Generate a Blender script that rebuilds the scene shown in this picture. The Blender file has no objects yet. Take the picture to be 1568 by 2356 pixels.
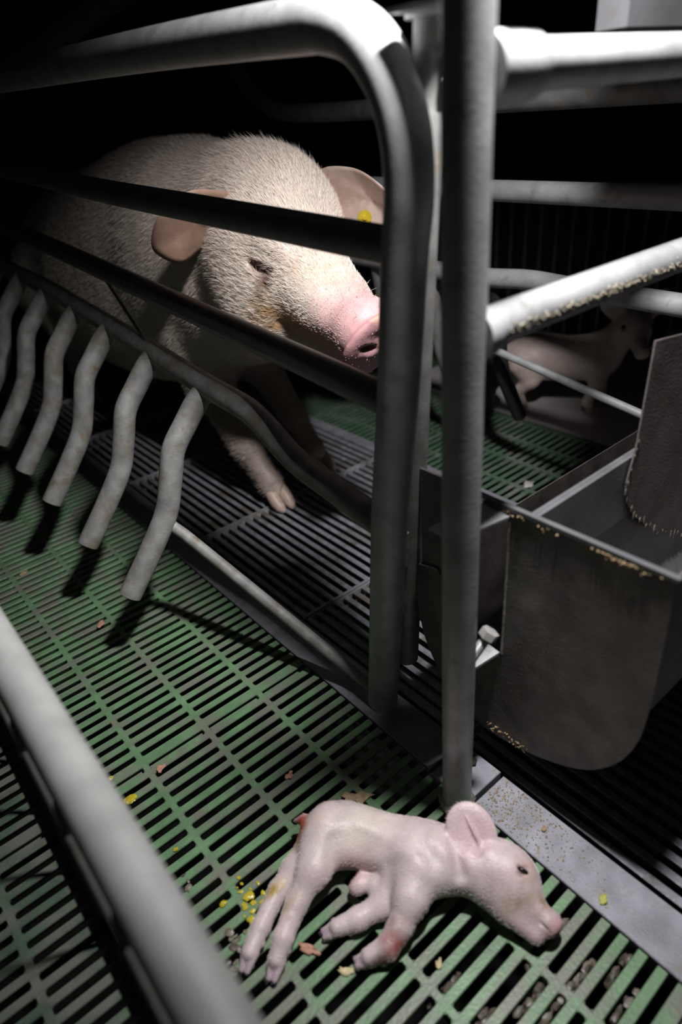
import bpy, math, random
import numpy as np
from mathutils import Vector, Matrix

random.seed(7); RNG = np.random.default_rng(7)
SC = bpy.context.scene
COL = SC.collection

# ---------------------------------------------------------------- camera, world, light, exposure
CAM_C = (-0.12835, -0.64853, 0.73070)
CR = ((0.763942, -0.640085, -0.081759), (-0.388622, -0.355228, -0.850168), (0.515136, 0.681252, -0.520125))
cd = bpy.data.cameras.new('camera'); cam = bpy.data.objects.new('camera', cd); COL.objects.link(cam)
cam.matrix_world = Matrix(((CR[0][0], -CR[1][0], -CR[2][0], CAM_C[0]), (CR[0][1], -CR[1][1], -CR[2][1], CAM_C[1]),
                           (CR[0][2], -CR[1][2], -CR[2][2], CAM_C[2]), (0, 0, 0, 1)))
cd.sensor_fit = 'VERTICAL'; cd.sensor_height = 36.0; cd.sensor_width = 24.0; cd.lens = 23.228
cd.clip_start = 0.02; cd.clip_end = 50
cd.dof.use_dof = True; cd.dof.focus_distance = 0.93; cd.dof.aperture_fstop = 2.6
SC.camera = cam
SC.view_settings.view_transform = 'Standard'; SC.view_settings.look = 'None'
SC.view_settings.exposure = 0.0; SC.view_settings.gamma = 1.0; SC.view_settings.use_curve_mapping = False
w = bpy.data.worlds.new('world'); SC.world = w; w.use_nodes = True
w.node_tree.nodes['Background'].inputs[0].default_value = (0.8, 0.9, 1.0, 1); w.node_tree.nodes['Background'].inputs[1].default_value = 0.002

LAMP = (0.300, -0.382, 1.11)                                    # the hand lamp held over the crate
ld = bpy.data.lights.new('hand_lamp_light', 'SPOT'); ld.energy = 54; ld.spot_size = math.radians(109); ld.spot_blend = 1.0
ld.shadow_soft_size = 0.032; ld.color = (1.0, 0.985, 0.97)
lo = bpy.data.objects.new('hand_lamp_light', ld); COL.objects.link(lo); lo.location = LAMP
lo.rotation_euler = (Vector((0.47, 0.0, 0.0)) - Vector(LAMP)).to_track_quat('-Z', 'Y').to_euler()

# ---------------------------------------------------------------- materials
def mat(name, base=(.5, .5, .5), rough=.5, metal=0., noise=None, bump=0., bscale=200., vcol=False, sss=0., emit=None, spec=.5, second=None, scale2=6., thr=(.45, .6)):
    """noise=(scale, dark, light): value variation; second=colour of blotches (dirt, stains) on the thing itself"""
    m = bpy.data.materials.new(name); m.use_nodes = True; nt = m.node_tree; N = nt.nodes; L = nt.links
    b = N['Principled BSDF']; b.inputs['Roughness'].default_value = rough; b.inputs['Metallic'].default_value = metal
    b.inputs['Specular IOR Level'].default_value = spec
    geo = N.new('ShaderNodeNewGeometry')
    if vcol:
        c = N.new('ShaderNodeAttribute'); c.attribute_name = 'col'; cur = c.outputs['Color']
    else:
        c = N.new('ShaderNodeRGB'); c.outputs[0].default_value = (*base, 1); cur = c.outputs[0]
    if noise:
        t = N.new('ShaderNodeTexNoise'); t.inputs['Scale'].default_value = noise[0]; t.inputs['Detail'].default_value = 5
        L.new(geo.outputs['Position'], t.inputs['Vector'])
        r = N.new('ShaderNodeMapRange'); r.inputs[1].default_value = .3; r.inputs[2].default_value = .7
        r.inputs[3].default_value = noise[1]; r.inputs[4].default_value = noise[2]; L.new(t.outputs[0], r.inputs[0])
        mx = N.new('ShaderNodeMix'); mx.data_type = 'RGBA'; mx.blend_type = 'MULTIPLY'; mx.inputs[0].default_value = 1
        L.new(cur, mx.inputs[6]); L.new(r.outputs[0], mx.inputs[7]); cur = mx.outputs[2]
    if second:
        t = N.new('ShaderNodeTexNoise'); t.inputs['Scale'].default_value = scale2; t.inputs['Detail'].default_value = 8; t.inputs['Roughness'].default_value = .62
        L.new(geo.outputs['Position'], t.inputs['Vector'])
        r = N.new('ShaderNodeMapRange'); r.inputs[1].default_value = thr[0]; r.inputs[2].default_value = thr[1]; L.new(t.outputs[0], r.inputs[0])
        mx = N.new('ShaderNodeMix'); mx.data_type = 'RGBA'; L.new(r.outputs[0], mx.inputs[0]); L.new(cur, mx.inputs[6])
        mx.inputs[7].default_value = (*second, 1); cur = mx.outputs[2]
    L.new(cur, b.inputs['Base Color'])
    if bump:
        t = N.new('ShaderNodeTexNoise'); t.inputs['Scale'].default_value = bscale; t.inputs['Detail'].default_value = 4
        L.new(geo.outputs['Position'], t.inputs['Vector'])
        bp = N.new('ShaderNodeBump'); bp.inputs['Strength'].default_value = bump; bp.inputs['Distance'].default_value = .001
        L.new(t.outputs[0], bp.inputs['Height']); L.new(bp.outputs[0], b.inputs['Normal'])
    if sss:
        b.inputs['Subsurface Weight'].default_value = sss; b.inputs['Subsurface Radius'].default_value = (1, .35, .2); b.inputs['Subsurface Scale'].default_value = .006
    return m

M = {}
M['galv'] = mat('galvanised_steel', (.42, .425, .44), .5, .25, (28, .74, 1.12), .14, 260, second=(.25, .24, .22), scale2=45, thr=(.56, .75))
M['near_galv'] = mat('pale_galvanised_steel', (.60, .595, .59), .55, .1, (24, .78, 1.1), .1, 260)
M['galv_dull'] = mat('dull_galvanised_steel', (.22, .22, .215), .6, .15, (40, .7, 1.2), .25, 350, second=(.22, .17, .11), scale2=60, thr=(.58, .7))
M['tooth'] = mat('worn_finger_steel', (.31, .31, .305), .62, .1, (45, .68, 1.2), .35, 400, second=(.22, .18, .13), scale2=32, thr=(.5, .68))
M['rail_dark'] = mat('dark_rail_steel', (.20, .20, .205), .42, .2, (40, .8, 1.15), .3, 300)
M['strip'] = mat('floor_strip_steel', (.29, .29, .335), .5, .15, (30, .7, 1.2), .5, 500, second=(.25, .22, .18), scale2=70, thr=(.56, .7))
M['weld'] = mat('weld_metal', (.34, .32, .29), .5, .3, (150, .5, 1.3), 1., 500)
M['stain_steel'] = mat('stainless_sheet', (.21, .21, .225), .36, .5, (18, .75, 1.15), .2, 400, second=(.17, .14, .11), scale2=25, thr=(.55, .7))
M['trough'] = mat('grimy_trough_sheet', (.17, .148, .146), .5, .3, (30, .65, 1.25), .5, 300, second=(.23, .2, .16), scale2=20, thr=(.58, .72))
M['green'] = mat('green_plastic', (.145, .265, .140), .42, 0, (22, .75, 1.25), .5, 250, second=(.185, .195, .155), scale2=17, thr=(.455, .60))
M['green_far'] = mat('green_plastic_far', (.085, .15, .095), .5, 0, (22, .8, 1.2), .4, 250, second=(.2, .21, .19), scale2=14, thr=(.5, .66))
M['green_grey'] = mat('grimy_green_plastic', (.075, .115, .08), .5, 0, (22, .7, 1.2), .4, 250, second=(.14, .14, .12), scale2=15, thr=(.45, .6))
M['grid'] = mat('steel_grid', (.30, .30, .345), .42, .25, (60, .7, 1.25), .5, 400, second=(.17, .15, .12), scale2=12, thr=(.52, .64))
M['black'] = mat('black_void', (.004, .004, .004), .9)
M['dark_wall'] = mat('dark_wall', (.03, .03, .03), .8, noise=(5, .7, 1.2))
M['rubber'] = mat('black_rubber', (.012, .012, .012), .7)
M['mat'] = mat('creep_mat', (.55, .50, .51), .6, noise=(9, .8, 1.15), bump=.3)
M['bolt'] = mat('bolt_zinc', (.45, .44, .43), .45, .3, (90, .8, 1.1))
M['skin'] = mat('sow_skin', rough=.55, noise=(70, .88, 1.1), bump=.25, bscale=320, vcol=True, sss=.12)
M['pskin'] = mat('piglet_skin', rough=.42, noise=(60, .9, 1.07), bump=.55, bscale=420, vcol=True, sss=.18)
M['hair'] = mat('bristle_hair', rough=.45, vcol=True)
M['hoof'] = mat('hoof_horn', (.50, .37, .31), .45, 0, (90, .8, 1.1))
M['eye'] = mat('eye_dark', (.012, .01, .01), .08)
M['tag'] = mat('yellow_tag', (.62, .46, .03), .4, 0, (120, .85, 1.1))
M['tan'] = mat('tan_scrap', (.50, .36, .22), .7, 0, (180, .6, 1.25), .6, 600)
M['pale'] = mat('pale_scrap', (.62, .52, .30), .7, 0, (180, .7, 1.2))
M['pinkscrap'] = mat('pinkish_scrap', (.48, .25, .18), .7, 0, (200, .7, 1.3))
M['yellow'] = mat('yellow_slime', (.52, .42, .03), .25, 0, (150, .8, 1.2))
M['leaf'] = mat('yellow_green_leaf', (.42, .42, .08), .5)
M['muck'] = mat('wet_muck', (.14, .12, .095), .35, 0, (90, .5, 1.8), 1., 220, second=(.3, .28, .25), scale2=110, thr=(.55, .65))
M['wound'] = mat('wound_red', (.42, .05, .035), .3, 0, (300, .5, 1.4))
M['crust'] = mat('dried_crust', (.46, .40, .30), .85, 0, (200, .7, 1.2))
M['feed'] = mat('feed_crumbs', (.34, .24, .13), .8, 0, (300, .6, 1.3))

# ---------------------------------------------------------------- helpers
def link_mesh(name, verts, faces, m, parent=None, smooth=False, cols=None):
    me = bpy.data.meshes.new(name); me.from_pydata([tuple(v) for v in verts], [], [tuple(f) for f in faces]); me.update()
    if m: me.materials.append(m)
    if smooth: me.polygons.foreach_set('use_smooth', [True] * len(me.polygons))
    if cols is not None:
        a = me.color_attributes.new('col', 'FLOAT_COLOR', 'POINT'); a.data.foreach_set('color', np.c_[cols, np.ones(len(cols))].astype(np.float32).ravel())
    o = bpy.data.objects.new(name, me); COL.objects.link(o)
    if parent: o.parent = parent
    return o

def tag(o, label=None, cat=None, group=None, kind=None):
    if label: o['label'] = label
    if cat: o['category'] = cat
    if group: o['group'] = group
    if kind: o['kind'] = kind
    return o

def empty(name, loc=(0, 0, 0)):
    o = bpy.data.objects.new(name, None); COL.objects.link(o); o.location = loc; o.empty_display_size = .02
    bpy.context.view_layer.update()
    return o

class MB:
    """collects shapes in world coordinates; build() links them as one object (relative to its parent's location)"""
    def __init__(s): s.v = []; s.f = []; s.sm = []
    def add(s, v, f):
        n = len(s.v); s.v += [tuple(map(float, p)) for p in v]; s.f += [tuple(i + n for i in q) for q in f]; return s
    def box(s, x0, x1, y0, y1, z0, z1, bev=0.):
        if bev:
            b = bev; v = [(x0, y0, z0), (x1, y0, z0), (x1, y1, z0), (x0, y1, z0), (x0, y0, z1 - b), (x1, y0, z1 - b), (x1, y1, z1 - b), (x0, y1, z1 - b),
                          (x0 + b, y0 + b, z1), (x1 - b, y0 + b, z1), (x1 - b, y1 - b, z1), (x0 + b, y1 - b, z1)]
            f = [(3, 2, 1, 0), (8, 9, 10, 11)]
            for i in range(4):
                j = (i + 1) % 4; f += [(i, j, 4 + j, 4 + i), (4 + i, 4 + j, 8 + j, 8 + i)]
            return s.add(v, f)
        v = [(x, y, z) for z in (z0, z1) for x, y in ((x0, y0), (x1, y0), (x1, y1), (x0, y1))]
        return s.add(v, [(3, 2, 1, 0), (4, 5, 6, 7), (0, 1, 5, 4), (1, 2, 6, 5), (2, 3, 7, 6), (3, 0, 4, 7)])
    def tube(s, pts, r, n=20, cap=True, jitter=0.):
        P = [Vector(p) for p in pts]; m = len(P); R = r if hasattr(r, '__len__') else [r] * m
        T = [(P[min(i + 1, m - 1)] - P[max(i - 1, 0)]).normalized() for i in range(m)]
        up = Vector((0, 0, 1)) if abs(T[0].z) < .9 else Vector((1, 0, 0))
        a = T[0].cross(up).normalized(); v = []; f = []
        for i in range(m):
            a = (a - T[i] * a.dot(T[i])).normalized(); b = T[i].cross(a)
            for k in range(n):
                t = 2 * math.pi * k / n; rr = R[i] * (1 + (random.uniform(-jitter, jitter) if jitter else 0)); v.append(P[i] + (a * math.cos(t) + b * math.sin(t)) * rr)
        for i in range(m - 1):
            for k in range(n):
                q = (k + 1) % n; f.append((i * n + k, i * n + q, (i + 1) * n + q, (i + 1) * n + k))
        if cap:
            f.append(tuple(range(n - 1, -1, -1))); f.append(tuple((m - 1) * n + k for k in range(n)))
        return s.add(v, f)
    def blob(s, c, r, jit=.25, seed=0, sub=2):
        import bmesh
        bm = bmesh.new(); bmesh.ops.create_icosphere(bm, subdivisions=sub, radius=1)
        rnd = random.Random(seed); rr = r if hasattr(r, '__len__') else (r, r, r)
        v = []
        for q in bm.verts:
            k = 1 + rnd.uniform(-jit, jit); v.append((c[0] + q.co.x * rr[0] * k, c[1] + q.co.y * rr[1] * k, c[2] + q.co.z * rr[2] * k))
        f = [tuple(x.index for x in q.verts) for q in bm.faces]; bm.free(); return s.add(v, f)
    def build(s, name, m, parent=None, smooth=True):
        v = np.array(s.v)
        if parent:
            off = np.array(parent.matrix_world.translation); v = v - off
        o = link_mesh(name, v, s.f, m, parent, False)
        if smooth:
            me = o.data; ng = len(me.polygons); me.polygons.foreach_set('use_smooth', [len(p.vertices) <= 4 for p in me.polygons])
            try: me.set_sharp_from_angle(angle=math.radians(42))
            except Exception: pass
        return o

def smooth_path(ctrl, step=.012):
    """Catmull-Rom through the control points"""
    P = [Vector(p) for p in ctrl]; P = [P[0] * 2 - P[1]] + P + [P[-1] * 2 - P[-2]]; out = []
    for i in range(1, len(P) - 2):
        a, b, c, d = P[i - 1:i + 3]; n = max(2, int((c - b).length / step))
        for k in range(n):
            t = k / n; out.append(.5 * ((2 * b) + (c - a) * t + (2 * a - 5 * b + 4 * c - d) * t * t + (3 * b - a - 3 * c + d) * t ** 3))
    out.append(P[-2]); return out

def bend_path(ctrl, rad=.05, n=7):
    """straight runs joined by rounded bends"""
    P = [Vector(p) for p in ctrl]; out = [P[0]]
    for i in range(1, len(P) - 1):
        a = (P[i - 1] - P[i]); c = (P[i + 1] - P[i]); d = min(rad, a.length * .45, c.length * .45); A = P[i] + a.normalized() * d; Cc = P[i] + c.normalized() * d
        for k in range(n + 1):
            t = k / n; out.append(A * (1 - t) ** 2 + P[i] * 2 * t * (1 - t) + Cc * t * t)
    out.append(P[-1]); return out

# ================================================================ THE SETTING
PIT = tag(MB().box(-1.6, 3.0, -1.6, 3.4, -.52, -.50).build('floor', M['black'], smooth=False), 'dark pit under the slatted floors', kind='structure')
tag(MB().box(2.55, 2.6, -1.6, 3.4, -.5, 2.2).build('wall_right', M['dark_wall'], smooth=False), 'unlit wall beyond the crate', kind='structure')
tag(MB().box(-1.6, 2.6, 3.3, 3.35, -.5, 2.2).build('wall_back', M['dark_wall'], smooth=False), 'unlit wall at the back of the room', kind='structure')

SLOT = .0095; PIT_P = .02
def slat_rows(y0, y1):
    """(centre, width) of slats and the y of the closed joint rows; panels are 0.6056 m long"""
    rows = []; seams = []; per = .6056
    k0 = math.floor(y0 / per) - 1
    for k in range(k0, math.ceil(y1 / per) + 1):
        s0 = k * per                                       # joint row at s0
        seams.append(s0)
        rows.append((s0 + .0128, .0256 - SLOT))
        for i in range(29): rows.append((s0 + .0256 + .01 + .02 * i, .02 - SLOT))
    return [r for r in rows if y0 < r[0] < y1], [s for s in seams if y0 < s < y1]

def slatted(x0, x1, y0, y1, ribs, m, parent, z=0.):
    rows, seams = slat_rows(y0, y1); cache = {}
    for yc, wd in rows:
        key = round(wd, 4)
        if key not in cache:
            b_ = MB(); h_ = wd / 2; q_ = [(-h_ + .0008, 0), (h_ - .0008, 0), (h_, -.0012), (h_, -.0022), (h_ * .25, -.0100), (-h_ * .25, -.0100), (-h_, -.0022), (-h_, -.0012)]
            b_.add([(x0, a_, c_) for a_, c_ in q_] + [(x1, a_, c_) for a_, c_ in q_], [tuple(range(8)), tuple(range(15, 7, -1))] + [(i_, 8 + i_, 8 + (i_ + 1) % 8, (i_ + 1) % 8) for i_ in range(8)])
            o = b_.build('slat', m, None, False); o.data.name = 'slat'; cache[key] = o
        else:
            o = cache[key].copy(); o.name = 'slat'; COL.objects.link(o)
        o.parent = parent; o.location = (0, yc, z)
    for xa, xb in ribs:
        q_ = [(xa + .0006, -.0003), (xb - .0006, -.0003), (xb, -.0012), (xb - .003, -.028), (xa + .003, -.028), (xa, -.0012)]
        MB().add([(a_, y0, c_) for a_, c_ in q_] + [(a_, y1, c_) for a_, c_ in q_], [tuple(range(5, -1, -1)), tuple(range(6, 12))] + [((i_ + 1) % 6, 6 + (i_ + 1) % 6, 6 + i_, i_) for i_ in range(6)]).build('rib', m, parent, False)
    for s in seams:
        MB().box(x0, x1, s - .006, s + .006, -.028 + z, -.0085 + z).build('joint_ledge', m, parent, False)
    # rounded slot corners: small webs where each rib meets a slat
    b = MB()
    for yc, wd in rows:
        for xa, xb in ribs:
            for sx, xx in ((-1, xa), (1, xb)):
                for sy in (-1, 1):
                    e = yc + sy * wd / 2; c = .0018
                    if xx + sx * c < x0 or xx + sx * c > x1: continue
                    v = [(xx, e, z - .0004), (xx + sx * c, e, z - .0004), (xx, e + sy * c, z - .0004), (xx, e, z - .003), (xx + sx * c, e, z - .003), (xx, e + sy * c, z - .003)]
                    b.add(v, [(0, 1, 2), (1, 4, 5, 2)])
    tag(b.build('slot_corners', m, parent, False), kind='stuff')

RIB = .0925; RW = .0088
def ribs(lo, hi):
    out = []; k = -10
    while -RW + k * RIB < hi:
        a = -RW + k * RIB
        if a > lo: out.append((a, a + RW))
        k += 1
    return out
F1 = tag(empty('floor', (0, 0, 0)), 'green plastic slatted floor of the near piglet area', kind='structure')
slatted(-.118, .265, -.85, 1.9, ribs(-.118, .25), M['green'], F1)
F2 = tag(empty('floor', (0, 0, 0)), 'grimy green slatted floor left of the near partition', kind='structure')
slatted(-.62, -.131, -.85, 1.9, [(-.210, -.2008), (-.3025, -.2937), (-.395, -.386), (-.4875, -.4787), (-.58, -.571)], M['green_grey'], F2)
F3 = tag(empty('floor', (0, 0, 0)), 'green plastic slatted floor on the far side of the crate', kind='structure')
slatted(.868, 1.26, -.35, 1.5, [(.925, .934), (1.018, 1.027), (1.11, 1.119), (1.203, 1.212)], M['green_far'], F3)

# steel grid under the sow: bars along the crate with cross rods and toothed plates
G = tag(empty('floor', (0, 0, 0)), 'steel bar grid under the sow', kind='structure')
bar0 = None
for i in range(25):
    x = .338 + i * .0202
    if bar0 is None:
        b = MB(); ww = .0052
        b.add([(sx, yy, zz) for yy in (-1.1, 1.9) for sx, zz in ((-ww, -.001), (-ww * .7, .0), (ww * .7, .0), (ww, -.001), (ww * .45, -.014), (-ww * .45, -.014))],
              [(0, 1, 7, 6), (1, 2, 8, 7), (2, 3, 9, 8), (3, 4, 10, 9), (4, 5, 11, 10), (5, 0, 6, 11), (5, 4, 3, 2, 1, 0), (6, 7, 8, 9, 10, 11)])
        bar0 = o = b.build('grid_bar', M['grid'], None, False)
    else:
        o = bar0.copy(); COL.objects.link(o); o.name = 'grid_bar'
    o.parent = G; o.location = (x, 0, 0)
cr0 = None
for y in (-.96, -.61, -.26, .09, .44, .79, 1.14, 1.49):
    if cr0 is None:
        b = MB(); b.tube([(.328, 0, .001), (.835, 0, .001)], .0034, 8)
        cr0 = b.build('cross_rod', M['grid'], G); o = cr0
        b = MB(); b.box(.328, .835, .004, .0065, -.034, -.006)
        for i in range(25):
            x = .338 + i * .0202 + .0101
            b.add([(x - .0036, -.005, -.0145), (x + .0036, -.005, -.0145), (x, -.005, -.027), (x - .0036, -.0075, -.0145), (x + .0036, -.0075, -.0145), (x, -.0075, -.027)],
                  [(2, 1, 0), (3, 4, 5), (0, 1, 4, 3), (1, 2, 5, 4), (2, 0, 3, 5)])
            b.add([(x - .0055, -.0062, -.0002), (x + .0055, -.0062, -.0002), (x + .0018, -.0062, -.0105), (x - .0018, -.0062, -.0105), (x - .0055, -.0035, -.0002), (x + .0055, -.0035, -.0002), (x + .0018, -.0035, -.0105), (x - .0018, -.0035, -.0105)],
                  [(0, 1, 2, 3), (7, 6, 5, 4), (0, 4, 5, 1), (1, 5, 6, 2), (2, 6, 7, 3), (3, 7, 4, 0)])
        pl0 = b.build('toothed_plate', M['galv'], G, False); p = pl0
    else:
        o = cr0.copy(); COL.objects.link(o); o.parent = G; o.name = 'cross_rod'
        p = pl0.copy(); COL.objects.link(p); p.parent = G; p.name = 'toothed_plate'
    o.location = (0, y, 0); p.location = (0, y, 0)

# flat steel strips between the floors
t1 = tag(empty('trim_1', (.296, 0, 0)), 'flat steel strip beside the green slats', kind='structure')
MB().box(.2665, .3255, -1.1, -.332, -.03, .0022, .001).build('steel_strip', M['strip'], t1, False)
MB().box(.2665, .3255, -.262, 1.9, -.03, .0022, .001).build('steel_strip', M['strip'], t1, False)
MB().box(.262, .3265, -.327, -.268, -.03, .0042, .001).build('joint_plate', M['strip'], t1, False)
MB().tube([(.31, -.292, .004), (.31, -.292, .0085)], .0085, 6).build('joint_bolt', M['rubber'], t1)
t2 = tag(empty('trim_2', (.85, 0, 0)), 'flat steel strip on the far side of the sow', kind='structure')
MB().box(.836, .866, -1.1, 1.9, -.03, .003, .001).build('steel_strip', M['strip'], t2, False)
t3 = tag(empty('trim_3', (1.25, 0, 0)), 'black edge under the creep mat', kind='structure')
MB().box(1.262, 1.275, -.6, 1.9, -.03, .001).build('edge_strip', M['rubber'], t3, False)
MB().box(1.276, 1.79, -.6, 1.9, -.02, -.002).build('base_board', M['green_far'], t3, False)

# ================================================================ CRATE, NEAR SIDE GATE
GT = tag(empty('crate_side_gate', (.30, -.138, .002)), 'near tubular side gate of the crate with bent finger bars above the green slats', 'gate', 'side gates of the farrowing crate')
GP = [(.30, -.138, .004), (.30, -.149, .105), (.30, -.172, .323), (.30, -.195, .487), (.30, -.209, .612), (.30, -.217, .665), (.30, -.214, .712), (.30, -.196, .750), (.30, -.165, .778), (.30, -.125, .790),
      (.30, -.08, .7935), (.30, .137, .803), (.30, .38, .811), (.30, .768, .822), (.30, 1.5, .845)]
MB().tube(smooth_path(GP, .008), .0212, 28).build('top_frame_pipe', M['galv'], GT)
MB().tube([(.338, -.150, .072), (.338, -.199, .722)], .0165, 24).build('second_post', M['galv_dull'], GT)
MB().tube([(.318, -.171, .30), (.318, -.166, .25)], [.010, .012], 10, jitter=.2).blob((.318, -.160, .20), (.009, .009, .05), .2, 2).build('weld_seam', M['weld'], GT)
MB().tube(smooth_path([(.300, -.206, .622), (.30, .12, .638), (.30, .43, .653), (.30, .78, .674), (.30, 1.5, .715)]), .0168, 24).build('upper_rail', M['rail_dark'], GT)
MB().tube(smooth_path([(.300, -.180, .472), (.30, -.05, .484), (.30, .151, .500), (.30, .8, .552), (.30, 1.5, .60)]), .0168, 24).build('middle_rail', M['rail_dark'], GT)
CP = [(.300, -.166, .313), (.30, -.066, .329), (.299, -.01, .339), (.297, .020, .352), (.293, .050, .374), (.290, .080, .391), (.287, .117, .399), (.287, .199, .405), (.287, .353, .422), (.287, .514, .439), (.287, .658, .452), (.287, .853, .469), (.287, 1.5, .50)]
MB().tube(smooth_path(CP), .0172, 24).build('finger_rail', M['tooth'], GT)
TS = [(.012, .006), (-.004, -.007), (-.028, -.033), (-.055, -.065), (-.0715, -.112), (-.089, -.157), (-.125, -.205), (-.177, -.266)]
TEETH = [(.198, .390), (.351, .412), (.511, .430), (.658, .441), (.81, .454), (.96, .467), (1.11, .48)]
for i, (y, z) in enumerate(TEETH):
    pts = [(.272 + a, y, z + b) for a, b in TS]; sp = smooth_path(pts, .006)
    rr = [.0174 if k > 3 else .0162 + .0003 * k for k in range(len(sp))]
    rr[-1] = .0146
    dlast = (sp[-1] - sp[-3]).normalized()
    sp.insert(len(sp) - 1, sp[-1] - dlast * .001); rr.insert(len(rr) - 1, .0170)
    t = MB().tube(sp, rr, 20).build('finger_bar', M['tooth'], GT)
    w_ = MB()
    for k in range(9): w_.blob((.266 + random.uniform(-.009, .006), y + random.uniform(-.014, .014), z + .006 + random.uniform(-.008, .006)), random.uniform(.002, .0045), .35, i * 9 + k, 1)
    w_.build('weld', M['weld'], t)
MB().tube([(.183, .196, .214), (.196, .178, .196), (.235, .060, .128), (.285, -.085, .040), (.292, -.125, .030)], .0088, 16).build('brace_rod', M['tooth'], GT)
MB().tube([(.303, .53, .517), (.284, .362, .436)], .0035, 8).build('tie_rod', M['rail_dark'], GT)
MB().tube(smooth_path([(.306, -.085, .806), (.318, -.125, .803), (.324, -.158, .788), (.325, -.180, .768), (.325, -.187, .756)], .006), [.012] * 0 or .0105, 16).build('curved_handle', M['galv'], GT)

LT = tag(empty('gate_latch', (.338, -.2, .735)), 'vertical latch pin with cap and added shade plate standing on the gate post', 'latch')
MB().tube([(.338, -.2, .7225), (.338, -.206, .786)], .0125, 20).build('pin', M['galv_dull'], LT)
MB().tube([(.338, -.206, .785), (.338, -.206, .789)], .019, 24).box(.284, .317, -.330, -.215, .7855, .7890).box(.317, .345, -.235, -.205, .7855, .7890).build('cap_and_shade_plate', M['galv'], LT)  # round cap, plus a plate added out of view to shade the gate posts
b = MB()
for k, z in enumerate((.776, .765, .754, .743)): b.blob((.342, -.224 + .001 * k, z), (.006, .006, .0048), .12, k, 2)
b.build('chain_links', M['bolt'], LT)

# ================================================================ FRONT FRAME
FF = tag(empty('crate_front_frame', (.2568, -.3157, 0)), 'front post and crossbars of the farrowing crate, standing beside the steel strip', 'crate frame')
MB().tube([(.2568, -.3157, .001), (.2568, -.3157, .842)], .0172, 32).build('front_post', M['galv'], FF)
b = MB().tube([(.2568, -.3157, 0), (.2568, -.3157, .004), (.2568, -.3157, .009), (.2568, -.3157, .014)], [.0195, .0215, .0205, .0174], 26, jitter=.05)
for k in range(9):
    a = k * .7; b.blob((.2568 + .0195 * math.cos(a), -.3157 + .0195 * math.sin(a), .006), .0038, .3, 40 + k, 1)
b.build('base_weld', M['weld'], FF)
MB().tube([(.272, -.316, .745), (.841, -.316, .745)], .0162, 28).build('top_crossbar', M['galv'], FF)
MB().tube([(.268, -.316, .744), (.300, -.316, .744), (.318, -.316, .7445), (.322, -.316, .7445)], [.0218, .0218, .0205, .0168], 28).build('sleeve', M['galv'], FF)
MB().tube([(.272, -.316, .574), (.841, -.316, .574)], .0162, 28).build('lower_crossbar', M['galv'], FF)
b = MB().tube([(.266, -.316, .572), (.278, -.316, .572), (.292, -.316, .573)], [.021, .0205, .0168], 24)
b.build('weld_collar', M['galv'], FF)
b = MB()
for k in range(900):
    x = random.uniform(.29, .72); a = random.gauss(-.15, .17)
    b.blob((x, -.316 - .0160 * math.cos(a), .574 + .0160 * math.sin(a)), random.uniform(.0003, .0011), .35, k, 1)
tag(b.build('dried_feed_crust', M['crust'], FF), kind='stuff')

# ================================================================ FEED TROUGH
TR = tag(empty('feed_trough', (.45, -.36, .05)), 'round-bottomed steel feed trough hung on the front post', 'trough')
prof = [(-.283, .3885), (-.480, .3850), (-.4815, .26), *[(p.x, p.y) for p in smooth_path([(-.481, .235, 0), (-.478, .195, 0), (-.468, .158, 0), (-.450, .126, 0), (-.424, .100, 0), (-.381, .077, 0), (-.330, .062, 0), (-.285, .060, 0), (-.235, .085, 0), (-.200, .135, 0), (-.186, .185, 0), (-.184, .225, 0)], .008)], (-.187, .255), (-.215, .262), (-.245, .24), (-.262, .196), (-.3155, .194), (-.3155, .372), (-.283, .379)]
def plate(outline, x0, x1):
    n = len(outline); v = [(x0, y, z) for y, z in outline] + [(x1, y, z) for y, z in outline]
    f = [tuple(range(n)), tuple(range(2 * n - 1, n - 1, -1))] + [(i, (i + 1) % n + 0, n + (i + 1) % n, n + i) for i in range(n)]
    return v, [tuple(reversed(q)) for q in f]
def tri_plate(b, outline, x0, x1):
    from mathutils.geometry import tessellate_polygon
    n = len(outline); v = [(x0, y, z) for y, z in outline] + [(x1, y, z) for y, z in outline]
    t = tessellate_polygon([[Vector((y, z, 0)) for y, z in outline]])
    f = [tuple(q) for q in t] + [tuple(n + i for i in reversed(q)) for q in t] + [(i, (i + 1) % n, n + (i + 1) % n, n + i) for i in range(n)]
    return b.add(v, f)
def fix_normals(o):
    import bmesh
    bm = bmesh.new(); bm.from_mesh(o.data); bmesh.ops.recalc_face_normals(bm, faces=bm.faces); bm.to_mesh(o.data); bm.free(); return o
fix_normals(tri_plate(MB(), prof, .3290, .3310).build('end_panel', M['trough'], TR, False))
MB().tube([(.329, -.3155, .196), (.329, -.3155, .372)], .0016, 8).build('weld_bead', M['weld'], TR)
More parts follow.
